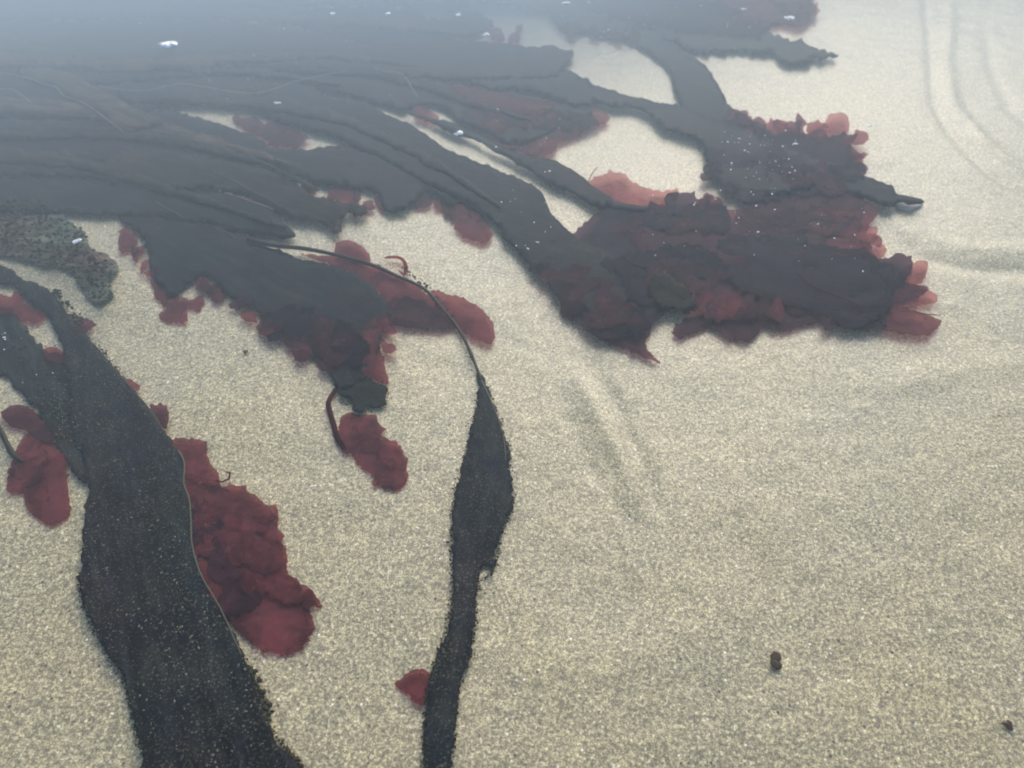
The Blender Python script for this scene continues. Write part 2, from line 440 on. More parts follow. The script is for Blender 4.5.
def bed_noise(X, Y):
    return 0.0012 * vnoise(X, Y, 7, 1) + 0.0007 * vnoise(X * .8 + Y * .3, Y, 19, 2) + 0.0004 * vnoise(X, Y, 48, 3) + 0.0004 * vnoise(X, Y, 110, 4)
def axis(lo, hi, step, far):
    a = np.arange(lo, hi, step); out = [a]
    r = []; d = step; p = hi
    while p < far: r.append(p); d *= 1.25; p += d
    l = []; d = step; p = lo - step
    while p > -far: l.append(p); d *= 1.25; p -= d
    return np.concatenate([np.array(l[::-1] + []), a, np.array(r)])
def build_sand():
    xs = axis(-1.5, 1.5, 0.0055, 60.0); ys = axis(0.05, 2.1, 0.0055, 60.0)
    X, Y = np.meshgrid(xs, ys)
    Z = bed0(X, Y) + ridge_field(X, Y)
    near = np.exp(-(np.maximum(0, np.abs(X) - 3) + np.maximum(0, np.abs(Y) - 4)) / 4)
    Z += near * bed_noise(X, Y)
    nx, ny = len(xs), len(ys)
    V = np.stack([X.ravel(), Y.ravel(), Z.ravel()], -1)
    i = np.arange(nx * ny).reshape(ny, nx)
    Fq = np.stack([i[:-1, :-1].ravel(), i[:-1, 1:].ravel(), i[1:, 1:].ravel(), i[1:, :-1].ravel()], -1)
    me = bpy.data.meshes.new('sand'); me.vertices.add(len(V)); me.vertices.foreach_set('co', V.ravel())
    me.loops.add(Fq.size); me.loops.foreach_set('vertex_index', Fq.ravel())
    me.polygons.add(len(Fq)); me.polygons.foreach_set('loop_start', np.arange(len(Fq)) * 4)
    me.polygons.foreach_set('use_smooth', np.ones(len(Fq), bool))
    me.materials.append(SAND); me.update(); me.validate()
    o = bpy.data.objects.new('sand', me); COL.objects.link(o); o['kind'] = 'structure'
build_sand()

# ------------------------------------------------------------------ the water: a slightly milky body whose haze also stands in for surface sky sheen
def build_water():
    m, t, out = mat('sea_water')
    pv = N(t, 'ShaderNodeVolumePrincipled')
    pv.inputs['Color'].default_value = (0.77, 0.90, 1.0, 1)
    pv.inputs['Density'].default_value = WATER_DENSITY
    pv.inputs['Anisotropy'].default_value = 0.0
    t.links.new(pv.outputs[0], out.inputs['Volume'])
    R = 70.0; V = [(x, y, z) for z in (-3.0, 0.0) for (x, y) in ((-R, -R), (R, -R), (R, R), (-R, R))]
    F = [(3, 2, 1, 0), (4, 5, 6, 7), (0, 1, 5, 4), (1, 2, 6, 5), (2, 3, 7, 6), (3, 0, 4, 7)]
    o = link_mesh('water', V, F, m, smooth=False); o['kind'] = 'structure'
WATER_DENSITY = 1.22
build_water()

# ------------------------------------------------------------------ kelp: from the deep end to the near end
G_KELP = 'dark kelp fronds trailing over the sand'
G_RED = 'red seaweed fronds in the shallows'
def kelp(label, poly, h, m=KELP, ribs=(), fringes=(), name='kelp_frond', **kw):
    kw.setdefault('flow', 0.0); kw.setdefault('teeth', 0.45)
    e, c = frond(name, label, 'kelp', poly, m, h, G_KELP, **kw)
    for r in ribs:   # (points, material, radius, part name)
        cord(r[3] if len(r) > 3 else 'margin', r[0], r[1], h + 0.004, e, c, r[2], r[2] * 0.6, wob=0.6)
    if fringes: growth('edge_growth', fringes, GROWTH, h, e, c)
    return e, c
def red(label, lobes, group=G_RED, name='red_seaweed', cords=(), **kw):
    c = centre(lobes[0][0]); e = thing(name, label, 'seaweed', c, group)
    for L in lobes:
        poly, m, h = L[:3]; k = dict(rough=1.4, teeth=0.8, wave=0.005, frill=0.0035, thick=0.0004, wl=7.0, cell=4.5); k.update(kw)
        if len(L) > 3: k.update(L[3])
        sheet('lobe', poly, m, h, e, c, **k)
    for r in cords: cord(r[3] if len(r) > 3 else 'stalk', r[0], r[1], r[4] if len(r) > 4 else 0.012, e, c, r[2])
    return e, c

# far mat along the top edge
kelp('pale veiled kelp blade along the very top, running toward the red-edged tip', [(-120, -70), (200, -80), (480, -60), (700, -60), (812, -40), (806, 8), (790, 16), (760, 22), (700, 20), (640, 18), (560, 8), (500, 4), (440, -4), (400, 8), (330, 6), (200, 12), (60, 18), (-120, 30)], 0.035, flow=0.0, rough=2.2, wave=0.006,
     ribs=[([(-20, 14), (10, 8), (32, 4), (60, -2)], MARGIN_PALE, .0016)])
red('red-fringed sheet of seaweed at the top with a white fleck beside it', [
    ([(700, -30), (808, -30), (810, 5), (809, 20), (800, 26), (787, 23), (768, 24), (740, 18)], RED, 0.05),
    ([(560, -10), (640, -12), (720, 4), (765, 20), (763, 31), (740, 36), (690, 32), (640, 22), (600, 14)], RED_PURPLE, 0.045)], rough=2.5)
kelp('kelp blade with a ragged pointed end lying on clean sand at the top', [(560, -6), (620, 0), (700, 12), (758, 27), (772, 33), (800, 42), (822, 49), (838, 55), (820, 58), (803, 63), (782, 60), (772, 53), (748, 50), (720, 51), (694, 51), (672, 42), (640, 26), (590, 16)], 0.035, m=KELP_SPECK, rough=2.6, wl=6)
kelp('far kelp blade ending in a torn reddish edge near the top sand patch', [(-120, -10), (60, 0), (200, -4), (330, 0), (410, 2), (452, 10), (486, 2), (540, 6), (556, 22), (566, 30), (594, 32), (612, 36), (628, 28), (600, 8), (560, -18), (480, -30), (200, -40)], 0.04, m=KELP, rough=2.0)
red('faint purple seaweed drifting over the sand near the top gap', [
    ([(255, 12), (330, 8), (412, 10), (430, 20), (455, 18), (478, 12), (492, 24), (476, 34), (466, 38), (430, 42), (370, 44), (300, 28)], RED_PURPLE, 0.035),
    ([(492, 40), (491, 32), (496, 28), (502, 32), (504, 42)], RED, 0.03), ([(508, 41), (514, 34), (516, 26), (522, 25), (521, 34), (518, 42)], RED, 0.03)], rough=1.8)
kelp('broad kelp blade whose ragged end stops at the top sand patch', [(-120, 14), (60, 22), (180, 16), (250, 24), (307, 31), (356, 42), (400, 40), (440, 38), (478, 41), (517, 44), (537, 48), (552, 46), (560, 50), (573, 51), (569, 60), (560, 70), (540, 78), (420, 78), (250, 70), (60, 60), (-120, 40)], 0.05, m=KELP_SPECK, rough=1.6,
     ribs=[([(-10, 30), (15, 38), (40, 48), (90, 55)], MARGIN_PALE, .001)])
kelp('curved kelp band coming down from the top to the glinting clump', [(560, -12), (610, 0), (640, 16), (665, 37), (685, 51), (701, 62), (710, 72), (722, 92), (732, 107), (749, 121), (775, 135), (778, 165), (740, 185), (712, 172), (704, 148), (692, 125), (681, 107), (675, 88), (669, 72), (658, 60), (642, 49), (624, 39), (609, 37), (590, 30), (560, 16)], 0.03, flow=-1.0, rough=1.4)

# long bands sweeping from the left
kelp('long kelp band reaching from the left mass to the glinting clump', [(-120, 44), (0, 58), (36, 57), (120, 50), (250, 52), (330, 47), (400, 56), (470, 60), (520, 64), (562, 70), (580, 75), (599, 86), (622, 94), (642, 97), (658, 102), (681, 107), (710, 116), (740, 128), (790, 150), (840, 166), (862, 176), (880, 182), (893, 188), (900, 196), (922, 199), (921, 204), (897, 203), (894, 208), (875, 202), (841, 191), (800, 188), (770, 196), (735, 190), (715, 180), (704, 148), (697, 139), (677, 133), (663, 129), (658, 121), (644, 111), (619, 107), (603, 104), (575, 104), (550, 97), (545, 93), (510, 88), (497, 90), (470, 83), (443, 79), (420, 76), (340, 74), (200, 76), (94, 84), (0, 72), (-120, 66)], 0.045, m=KELP, rough=1.5, flow=-0.3, ribs=[([(98, 86), (140, 91), (180, 84), (205, 87), (255, 93), (300, 80), (340, 72), (352, 68)], MARGIN_PALE, .0012), ([(345, 52), (366, 62), (380, 70), (402, 74), (412, 88), (418, 98)], MARGIN_PALE, .0011)])
kelp('kelp blade fringed underneath by red fronds, second below the top gap', [(90, 82), (200, 70), (300, 66), (400, 72), (440, 82), (462, 87), (498, 92), (525, 97), (552, 102), (582, 106), (590, 114), (566, 124), (548, 134), (528, 142), (505, 142), (488, 134), (462, 122), (448, 111), (430, 104), (414, 106), (398, 108), (366, 100), (346, 95), (325, 92), (305, 87), (250, 98), (120, 96)], 0.035, m=KELP, rough=1.6, flow=-0.3)
red('red fronds hanging off the kelp blade above the diagonal sand strip', [
    ([(450, 84), (480, 88), (500, 93), (530, 98), (552, 102), (548, 112), (500, 112), (465, 100)], RED, 0.046),
    ([(540, 112), (560, 108), (577, 103), (592, 107), (605, 112), (609, 119), (600, 124), (586, 121), (583, 130), (570, 138), (556, 143), (555, 150), (541, 157), (528, 152), (532, 138)], RED, 0.03),
    ([(485, 128), (505, 136), (530, 140), (545, 146), (540, 155), (525, 153), (505, 147), (490, 138)], RED, 0.028),
    ([(414, 100), (420, 97), (424, 106), (432, 112), (438, 118), (428, 121), (416, 115)], RED, 0.03)])
kelp('narrow kelp blade crossing the diagonal sand strip to the red clump', [(404, 110), (420, 115), (437, 119), (455, 123), (468, 131), (486, 141), (509, 150), (533, 157), (552, 160), (576, 172), (599, 190), (620, 202), (655, 207), (700, 212), (698, 217), (640, 212), (612, 208), (595, 206), (570, 192), (552, 184), (533, 174), (513, 160), (494, 151), (478, 141), (455, 135), (436, 125), (410, 115)], 0.04, m=KELP, rough=0.9, flow=-0.6)
kelp('olive brown kelp blade crossing the dark left mass with a pale lower rim', [(20, 70), (64, 71), (94, 86), (117, 98), (137, 109), (164, 121), (148, 127), (125, 131), (105, 117), (78, 100), (62, 94), (55, 86), (39, 83)], 0.060, m=KELP_BROWN, rough=0.8, flow=-0.7,
     ribs=[([(-30, 66), (10, 74), (29, 78), (44, 84), (56, 87), (64, 96), (80, 101), (96, 111), (108, 120), (125, 132)], MARGIN_PALE, .0011), ([(98, 86), (117, 98), (137, 109), (160, 120)], MARGIN, .0007)])
kelp('wide dark kelp blade bordering the sand hole that holds a red tuft', [(-120, 62), (0, 76), (60, 84), (150, 90), (250, 84), (305, 84), (325, 96), (346, 99), (366, 103), (378, 110), (400, 121), (416, 129), (435, 141), (455, 153), (478, 162), (498, 170), (517, 178), (537, 188), (545, 197), (554, 217), (574, 236), (604, 250), (624, 268), (630, 290), (618, 312), (600, 318), (580, 308), (560, 290), (537, 273), (520, 254), (504, 237), (494, 223), (470, 205), (440, 190), (415, 178), (385, 160), (352, 146), (325, 133), (290, 124), (262, 113), (240, 105), (205, 104), (167, 107), (120, 118), (0, 118), (-120, 110)], 0.04, m=KELP, rough=1.2, flow=-0.5,
     ribs=[([(-10, 90), (10, 89), (22, 95), (38, 108), (48, 111), (57, 116)], MARGIN_PALE, .0013)])
kelp('dark kelp blade with a blunt torn end, below the sand hole', [(-120, 108), (0, 116), (100, 118), (167, 108), (180, 114), (225, 126), (262, 141), (272, 147), (300, 151), (341, 145), (352, 146), (400, 150), (450, 170), (462, 190), (452, 204), (436, 196), (426, 190), (414, 200), (402, 209), (387, 212), (379, 204), (379, 196), (367, 189), (354, 188), (332, 185), (309, 180), (285, 174), (262, 165), (200, 168), (100, 164), (-120, 160)], 0.035, m=KELP, rough=1.8, flow=-0.4)
red('red tuft with curled lobes inside the sand hole of the kelp mass', [
    ([(232, 117), (237, 114), (241, 119), (255, 116), (262, 123), (278, 121), (284, 129), (276, 140), (262, 138), (249, 133), (237, 126)], RED_DARK, 0.02),
    ([(276, 134), (286, 129), (298, 128), (307, 137), (313, 139), (305, 141), (298, 148), (280, 146), (268, 146)], RED_DARK, 0.026)], rough=1.3, wl=4)
red('narrow red lobes poking from under the blunt kelp end', [
    ([(326, 194), (334, 187), (350, 186), (362, 190), (352, 200), (345, 202), (334, 196)], RED, 0.02),
    ([(374, 198), (380, 195), (389, 202), (389, 211), (380, 210)], RED, 0.022)])
red('red tongue-shaped lobe pointing down to sand between two kelp blades', [
    ([(424, 184), (434, 190), (446, 204), (452, 214), (457, 228), (466, 238), (486, 243), (490, 235), (485, 220), (478, 205), (465, 192), (445, 182)], RED, 0.02)])
kelp('kelp blade with frayed sandy end and tiny curled red tips', [(-120, 150), (60, 152), (150, 150), (210, 158), (255, 166), (270, 171), (285, 179), (307, 190), (314, 198), (332, 200), (348, 204), (366, 207), (365, 214), (348, 214), (340, 222), (339, 231), (333, 231), (330, 225), (314, 221), (299, 218), (279, 212), (258, 200), (220, 190), (150, 185), (60, 176), (-120, 178)], 0.04, m=KELP_OLIVE, rough=2.2, wl=5, flow=-0.5,
     ribs=[([(213, 172), (236, 182), (262, 196), (300, 216)], MARGIN, .0009)])
red('pair of tiny curled red tips at the frayed kelp end', [([(350, 204), (360, 205), (367, 207), (368, 213), (361, 215), (352, 212)], RED_DARK, 0.035), ([(331, 221), (338, 222), (340, 230), (334, 232)], RED_DARK, 0.035)], cell=3)
kelp('kelp blade with a bright tan rim ending in a short point', [(-120, 164), (60, 166), (140, 166), (176, 175), (217, 189), (246, 198), (272, 208), (284, 223), (296, 235), (284, 238), (272, 236), (246, 233), (217, 225), (188, 222), (120, 215), (-120, 205)], 0.03, m=KELP, rough=0.9, flow=-0.5,
     ribs=[([(168, 173), (190, 181), (217, 190), (246, 199), (262, 205), (274, 210)], MARGIN_TAN, .0012), ([(155, 201), (172, 211), (186, 219)], MARGIN, .0009)])
kelp('broad central kelp blade that carries the hanging red lobes', [(-120, 180), (0, 178), (90, 195), (150, 200), (215, 225), (268, 247), (307, 261), (340, 268), (363, 279), (385, 298), (394, 316), (381, 328), (378, 350), (371, 372), (356, 384), (340, 388), (324, 366), (300, 343), (283, 328), (253, 309), (233, 298), (218, 284), (205, 275), (190, 282), (176, 294), (160, 284), (151, 266), (147, 242), (134, 230), (112, 214), (80, 205), (0, 200), (-120, 215)], 0.022, m=KELP, rough=1.6, flow=-0.6)
red('shredded red tuft with open holes on sand near the brown turf clump', [
    ([(148, 262), (156, 268), (158, 280), (168, 286), (172, 296), (164, 303), (156, 297), (153, 280)], RED, 0.012),
    ([(168, 290), (176, 292), (182, 302), (188, 318), (176, 322), (160, 320), (166, 308)], RED, 0.010),
    ([(180, 296), (192, 300), (203, 296), (204, 304), (196, 311), (186, 306)], RED, 0.010),
    ([(200, 276), (210, 272), (214, 284), (208, 294), (218, 302), (228, 296), (226, 280), (214, 264)], RED, 0.014),
    ([(120, 232), (128, 228), (138, 240), (134, 250), (121, 250)], RED, 0.012)], rough=1.8, wl=4, cell=3.5)
red('red lobes spreading below the central kelp blade toward a dark knot', [
    ([(258, 308), (270, 306), (286, 318), (289, 326), (278, 331), (264, 324)], RED, 0.012),
    ([(292, 322), (310, 330), (330, 345), (338, 362), (322, 366), (306, 352), (296, 342)], RED_DARK, 0.012),
    ([(366, 322), (386, 318), (388, 328), (378, 336), (381, 352), (384, 366), (389, 384), (374, 379), (362, 366), (360, 340)], RED, 0.024)])
red('drooping red frond with a thin curled stalk, lowest in the middle', [
    ([(342, 420), (350, 412), (365, 415), (375, 415), (379, 424), (385, 429), (380, 437), (393, 443), (404, 454), (407, 470), (403, 484), (395, 491), (382, 487), (374, 477), (361, 466), (354, 455), (344, 453), (337, 443), (338, 430)], RED, 0.010)],
    cords=[([(340, 384), (334, 392), (328, 402), (330, 412), (334, 426), (338, 440), (346, 450)], RED_DARK, .0035, 'stalk', .010)], rough=1.6)
e, c = kelp('dark knotted kelp scrap just above the drooping red frond', [(346, 374), (365, 376), (378, 382), (387, 388), (384, 396), (381, 405), (366, 408), (362, 413), (356, 410), (350, 400), (342, 398), (339, 388)], 0.02, m=KELP_OLIVE, rough=2.2, wl=4, cell=4, wave=.006, fringes=[[(346, 374), (365, 376), (387, 388), (381, 405), (360, 410), (342, 398)]])

# thin stem with the red lobes round its bend
red('round and long red lobes lying behind the thin bent kelp stem', [
    ([(334, 247), (340, 242), (348, 240), (358, 244), (367, 255), (370, 262), (350, 262), (336, 256)], RED, 0.02),
    ([(300, 254), (340, 258), (375, 266), (410, 282), (442, 308), (456, 328), (440, 326), (425, 327), (398, 318), (375, 290), (340, 268)], RED, 0.018),
    ([(432, 291), (450, 294), (468, 300), (480, 308), (488, 318), (495, 334), (493, 342), (488, 345), (478, 340), (464, 333), (452, 326), (438, 308)], RED, 0.024),
    ([(390, 300), (420, 300), (446, 318), (448, 328), (425, 328), (400, 326), (388, 318)], RED_DARK, 0.026)],
    cords=[([(384, 258), (394, 257), (402, 259), (406, 267), (404, 275), (398, 270)], RED, .003, 'curl', .02)])
e, c = kelp('slender kelp blade hanging from the thin bent stem in the middle', [(477, 372), (482, 374), (487, 386), (494, 404), (503, 430), (510, 454), (508, 466), (511, 478), (512, 503), (506, 520), (502, 531), (494, 552), (494, 567), (482, 566), (477, 588), (474, 624), (470, 655), (460, 684), (456, 721), (448, 768), (442, 840), (418, 840), (424, 768), (424, 730), (428, 690), (437, 655), (449, 628), (452, 606), (452, 562), (452, 523), (456, 490), (464, 460), (470, 432), (477, 409), (479, 390)], 0.012, m=KELP_SPECK, rough=1.8, wl=5, flow=1.5, cell=4.5,
     fringes=[[(479, 390), (470, 432), (464, 460), (456, 490), (452, 523), (452, 562), (452, 606), (437, 655), (426, 700), (424, 768)], [(487, 386), (503, 430), (510, 460), (512, 503), (502, 531), (494, 567), (477, 588), (474, 624), (470, 655), (458, 690), (450, 768)]])
cord('stem', [(246, 238), (272, 245), (307, 249), (345, 257), (375, 266), (397, 276), (423, 288), (443, 309), (460, 331), (472, 356), (482, 382)], RIB, [.03, .032, .03, .028, .024, .018, .014], e, c, .0046, .0022)
cord('midrib', [(480, 378), (487, 392), (494, 408), (500, 424), (504, 440), (506, 462)], MARGIN, .0155, e, c, .0014, .0006)
growth('stem_tuft', [[(402, 268), (412, 275), (425, 285), (440, 301), (452, 316)]], GROWTH, .022, e, c, size=(.8, 2.2), dens=1.5, spread=1.5)
growth('stem_tuft', [[(469, 350), (472, 360), (474, 372)]], GROWTH, .016, e, c, size=(.6, 1.6), dens=.7, spread=1.6)
red('small dark red scrap caught beside the slender kelp blade', [([(396, 685), (405, 675), (414, 669), (430, 673), (434, 690), (427, 698), (422, 705), (410, 696)], RED, 0.008)], rough=1.0)

# left foreground
c = hit(60, 245, 0)
t = thing('seaweed_turf', 'low fuzzy brown turf clump dusted with sand, holding a bubble', 'seaweed', c)
TURF_POLY = [(-120, 190), (0, 197), (27, 197), (51, 204), (69, 220), (84, 230), (91, 247), (107, 257), (117, 269), (110, 282), (113, 297), (101, 304), (87, 298), (78, 281), (69, 271), (46, 265), (18, 258), (0, 255), (-120, 250)]
sheet('mat', TURF_POLY, TURF, 0.016, t, c, rough=2.4, wave=.008, frill=.004, wl=6, cell=4)
pts = np.random.uniform((-60, 190), (120, 306), (2600, 2)); pts = pts[in_poly(pts, np.array(TURF_POLY, float))]
V, F = [], []
for p in pts:
    q = hit(p[0], p[1], 0.018 + random.uniform(-.006, .008)); s = random.uniform(.0012, .0042)
    blob(V, F, q, s, s * .6, s * .6, random.random() * 40, 6, 3)
link_mesh('tuft', V, F, TURF, t, c, kind='stuff')

e, c = kelp('speckled kelp blade partly under the largest blade at the left edge', [(-120, 280), (-20, 290), (0, 304), (14, 312), (25, 326), (35, 342), (49, 352), (64, 356), (72, 380), (78, 410), (96, 450), (110, 480), (92, 486), (78, 480), (72, 470), (62, 452), (53, 437), (39, 415), (29, 401), (16, 388), (0, 375), (-60, 372), (-120, 370)], 0.010, m=KELP_SANDY, rough=2.0, wl=5, flow=-0.9, cell=5)
growth('crust', [[(10, 330), (30, 370), (50, 410), (70, 450), (84, 475)], [(20, 350), (38, 400), (62, 440)], [(50, 360), (62, 400), (72, 440)]], GROWTH, .014, e, c, size=(.5, 1.8), dens=2.0, spread=7)
growth('sand_dust', [[(58, 380), (66, 420), (76, 460)], [(52, 400), (60, 440)]], GRAIN, .016, e, c, size=(.4, 1.0), dens=2.2, spread=5)
red('two faint red lobes resting on the speckled kelp blade', [
    ([(-20, 290), (8, 297), (16, 291), (29, 306), (43, 315), (38, 321), (22, 320), (4, 312), (-20, 312)], RED, 0.018),
    ([(42, 352), (50, 348), (64, 352), (66, 360), (52, 362)], RED, 0.016)])
red('two smooth red lobes below the speckled blade at the left edge', [
    ([(2, 415), (10, 406), (23, 406), (36, 414), (48, 427), (58, 440), (44, 442), (25, 430), (12, 427)], RED_DARK, 0.014),
    ([(26, 434), (44, 424), (57, 440), (64, 458), (67, 474), (68, 494), (70, 513), (60, 522), (49, 525), (36, 518), (26, 505), (24, 494), (9, 492), (8, 481), (12, 462), (17, 448)], RED, 0.010)],
    cords=[([(-40, 400), (-10, 418), (0, 430), (6, 442), (14, 456), (24, 462)], RIB, .0032, 'stem', .014)], rough=0.8)
red('ruffled red frond with white dotted trails beside the largest kelp blade', [
    ([(172, 440), (182, 438), (206, 442), (207, 458), (220, 477), (219, 487), (206, 482), (190, 480), (176, 462)], RED, 0.014, dict(wave=.006)),
    ([(178, 476), (200, 484), (218, 487), (240, 487), (266, 504), (277, 509), (277, 520), (280, 538), (286, 549), (288, 571), (302, 590), (313, 591), (322, 608), (308, 603), (314, 622), (310, 638), (299, 652), (277, 653), (260, 648), (244, 634), (225, 616), (200, 580), (184, 530)], RED, 0.010, dict(wave=.005, rough=2.0)),
    ([(180, 484), (205, 486), (228, 490), (244, 512), (236, 540), (240, 572), (262, 610), (258, 640), (240, 632), (215, 605), (192, 560)], RED_DARK, 0.007),
    ],
    cords=[([(214, 480), (222, 482), (229, 479), (230, 473), (224, 471)], RED_DARK, .0014, 'curl', .012)])
KB = [(-120, 240), (-30, 258), (0, 265), (12, 271), (21, 279), (35, 283), (49, 291), (60, 303), (68, 314), (74, 324), (84, 332), (98, 348), (109, 361), (121, 375), (135, 391), (150, 409), (168, 435), (174, 447), (183, 458), (184, 489), (191, 518), (193, 545), (202, 575), (220, 606), (238, 641), (247, 667), (257, 692), (267, 718), (280, 747), (300, 768), (345, 850), (140, 850), (142, 768), (141, 747), (132, 712), (123, 676), (106, 650), (88, 615), (78, 580), (82, 565), (84, 518), (89, 489), (84, 464), (74, 435), (69, 400), (68, 375), (64, 357), (60, 340), (51, 323), (42, 312), (29, 302), (16, 290), (0, 282), (-120, 262)]
e, c = kelp('largest kelp blade, speckled with sand, running off the bottom edge', KB, 0.018, m=KELP_SPECK, rough=1.5, wl=6, flow=-1.1, wave=.005,
     ribs=[([(178, 450), (184, 462), (184, 483), (190, 505), (192, 544), (201, 575), (218, 604), (234, 638), (242, 656)], MARGIN, .0011), ([(121, 376), (136, 393), (150, 410), (166, 434)], MARGIN, .0006)],
     fringes=[[(242, 655), (250, 672), (258, 690), (268, 715), (279, 740), (300, 766)], [(78, 575), (86, 612), (104, 648), (122, 676), (131, 710), (140, 750)], [(50, 291), (60, 302), (70, 316), (76, 326)], [(98, 345), (118, 370)]])
growth('edge_growth', [[(247, 668), (254, 676)], [(256, 690), (266, 712)], [(284, 752), (298, 766)], [(72, 316), (82, 324)], [(55, 292), (66, 306)]], GROWTH, .012, e, c, size=(1.0, 3.2), dens=3.0, spread=3.2)
red('slim red and olive scraps on the upper rim of the largest kelp blade', [
    ([(76, 322), (86, 320), (97, 324), (92, 328), (84, 334), (76, 330)], RED_DARK, 0.022),
    ([(121, 373), (130, 379), (139, 386), (136, 391), (128, 384)], RED, 0.020),
    ([(150, 406), (160, 405), (168, 408), (166, 428), (158, 420)], RED_DARK, 0.016)], rough=1.6, wl=4, cell=3)

# the great red clump
red('upper pink frill of red seaweed on the sand beside the narrow kelp blade', [
    ([(578, 190), (590, 180), (600, 175), (620, 173), (633, 183), (653, 190), (664, 192), (678, 188), (676, 200), (675, 209), (640, 212), (612, 207), (596, 203)], RED_PINK, 0.030),
    ([(548, 182), (562, 181), (570, 187), (562, 190), (550, 188)], RED_PINK, 0.024),
    ([(600, 196), (636, 206), (640, 214), (612, 216), (600, 208)], RED_DARK, 0.022)],
    cords=[([(588, 182), (593, 172), (599, 166)], RED_DARK, .0009, 'twig', .03)], rough=1.6)
red('big red clump of overlapping frilled lobes at the end of the widest blade', [
    ([(552, 236), (575, 232), (600, 212), (640, 210), (680, 210), (700, 222), (700, 262), (680, 300), (640, 330), (600, 338), (575, 318), (560, 296), (545, 280), (540, 256)], RED_PURPLE, 0.038, dict(wave=.006)),
    ([(636, 212), (670, 206), (686, 208), (700, 200), (708, 197), (698, 211), (716, 202), (720, 206), (742, 217), (756, 240), (740, 268), (700, 280), (655, 262), (632, 240)], RED_DARK, 0.040, dict(wave=.008, rough=2.2)),
    ([(587, 300), (620, 310), (650, 322), (648, 334), (646, 346), (660, 363), (650, 360), (633, 353), (604, 341), (588, 325)], RED_DARK, 0.020),
    ([(705, 280), (740, 272), (800, 290), (830, 300), (826, 313), (806, 325), (778, 330), (765, 326), (750, 340), (733, 338), (712, 330), (698, 327), (684, 337), (672, 332), (684, 320), (706, 312)], RED_DARK, 0.022, dict(rough=2.0)),
    ([(560, 300), (570, 298), (580, 308), (574, 317), (563, 317)], RED_DARK, 0.015),
    ([(712, 300), (740, 306), (760, 318), (752, 338), (735, 338), (712, 328), (690, 334), (680, 330), (704, 316)], RED, 0.016, dict(rough=1.6)),
    ([(776, 305), (806, 308), (826, 306), (822, 316), (806, 324), (780, 328), (770, 322)], RED, 0.014)], wave=.006)
kelp('mossy green kelp scrap in the heart of the red clump', [(650, 280), (662, 272), (676, 280), (688, 290), (694, 302), (686, 310), (668, 308), (654, 300)], 0.054, m=KELP_OLIVE, rough=2.4, wl=4, cell=4, fringes=[[(655, 282), (670, 290), (684, 304)]])
red('broad fan of red seaweed whose finger lobes reach farthest over the sand', [
    ([(735, 222), (752, 205), (780, 192), (811, 188), (832, 192), (838, 206), (836, 222), (820, 250), (780, 262), (745, 252)], RED_DARK, 0.036, dict(rough=2.0)),
    ([(812, 210), (838, 208), (851, 211), (853, 218), (862, 226), (868, 236), (869, 252), (850, 256), (822, 244)], RED, 0.030, dict(rough=1.6)),
    ([(720, 236), (780, 240), (840, 248), (868, 252), (879, 262), (878, 270), (890, 280), (888, 310), (850, 328), (820, 312), (770, 300), (730, 280)], RED_PURPLE, 0.042, dict(wave=.007)),
    ([(850, 250), (870, 252), (880, 262), (886, 272), (876, 282), (852, 276)], RED_DARK, 0.036),
    ([(884, 276), (900, 268), (909, 266), (918, 260), (927, 262), (926, 274), (920, 284), (905, 284), (890, 282)], RED_PINK, 0.028, dict(rough=1.0)),
    ([(858, 266), (884, 276), (912, 284), (928, 286), (930, 290), (915, 298), (890, 302), (862, 296)], RED_DARK, 0.032, dict(rough=1.0)),
    ([(876, 298), (900, 292), (926, 288), (934, 294), (938, 301), (926, 305), (909, 307), (892, 306)], RED_PINK, 0.026, dict(rough=1.0)),
    ([(862, 300), (884, 304), (912, 310), (930, 316), (941, 323), (929, 334), (906, 334), (880, 328), (862, 320)], RED, 0.028, dict(rough=1.0)),
    ([(820, 290), (858, 298), (884, 306), (886, 322), (874, 328), (862, 331), (838, 326), (824, 312)], RED_PURPLE, 0.034)],
    cords=[([(796, 272), (806, 282), (820, 290), (836, 296), (850, 301), (866, 310)], RED_PINK, .0009, 'fold', .052), ([(912, 310), (925, 314), (940, 315)], RED_DARK, .0009, 'tip', .03)], wave=.006)
red('glinting clump with pink upper lobes where two kelp bands meet', [
    ([(728, 108), (740, 112), (750, 120), (762, 124), (774, 122), (791, 128), (805, 136), (815, 150), (790, 160), (750, 150), (725, 130)], RED, 0.036, dict(rough=2.2)),
    ([(796, 138), (806, 136), (817, 129), (826, 123), (830, 115), (842, 113), (849, 119), (848, 130), (840, 142), (820, 148), (802, 146)], RED_PINK, 0.030, dict(rough=0.9)),
    ([(715, 140), (745, 134), (790, 134), (830, 136), (854, 134), (858, 132), (852, 147), (856, 160), (856, 176), (830, 190), (790, 196), (745, 200), (722, 180), (708, 160)], RED_PURPLE, 0.044, dict(rough=2.4, wave=.006)),
    ([(840, 146), (852, 147), (862, 158), (863, 168), (856, 174), (842, 168)], RED, 0.040, dict(rough=1.0)),
    ([(738, 186), (790, 186), (820, 192), (826, 206), (790, 212), (752, 212)], RED_PURPLE, 0.03)],
    cords=[([(850, 146), (855, 138), (858, 131)], RED_DARK, .0014, 'tip', .045)])
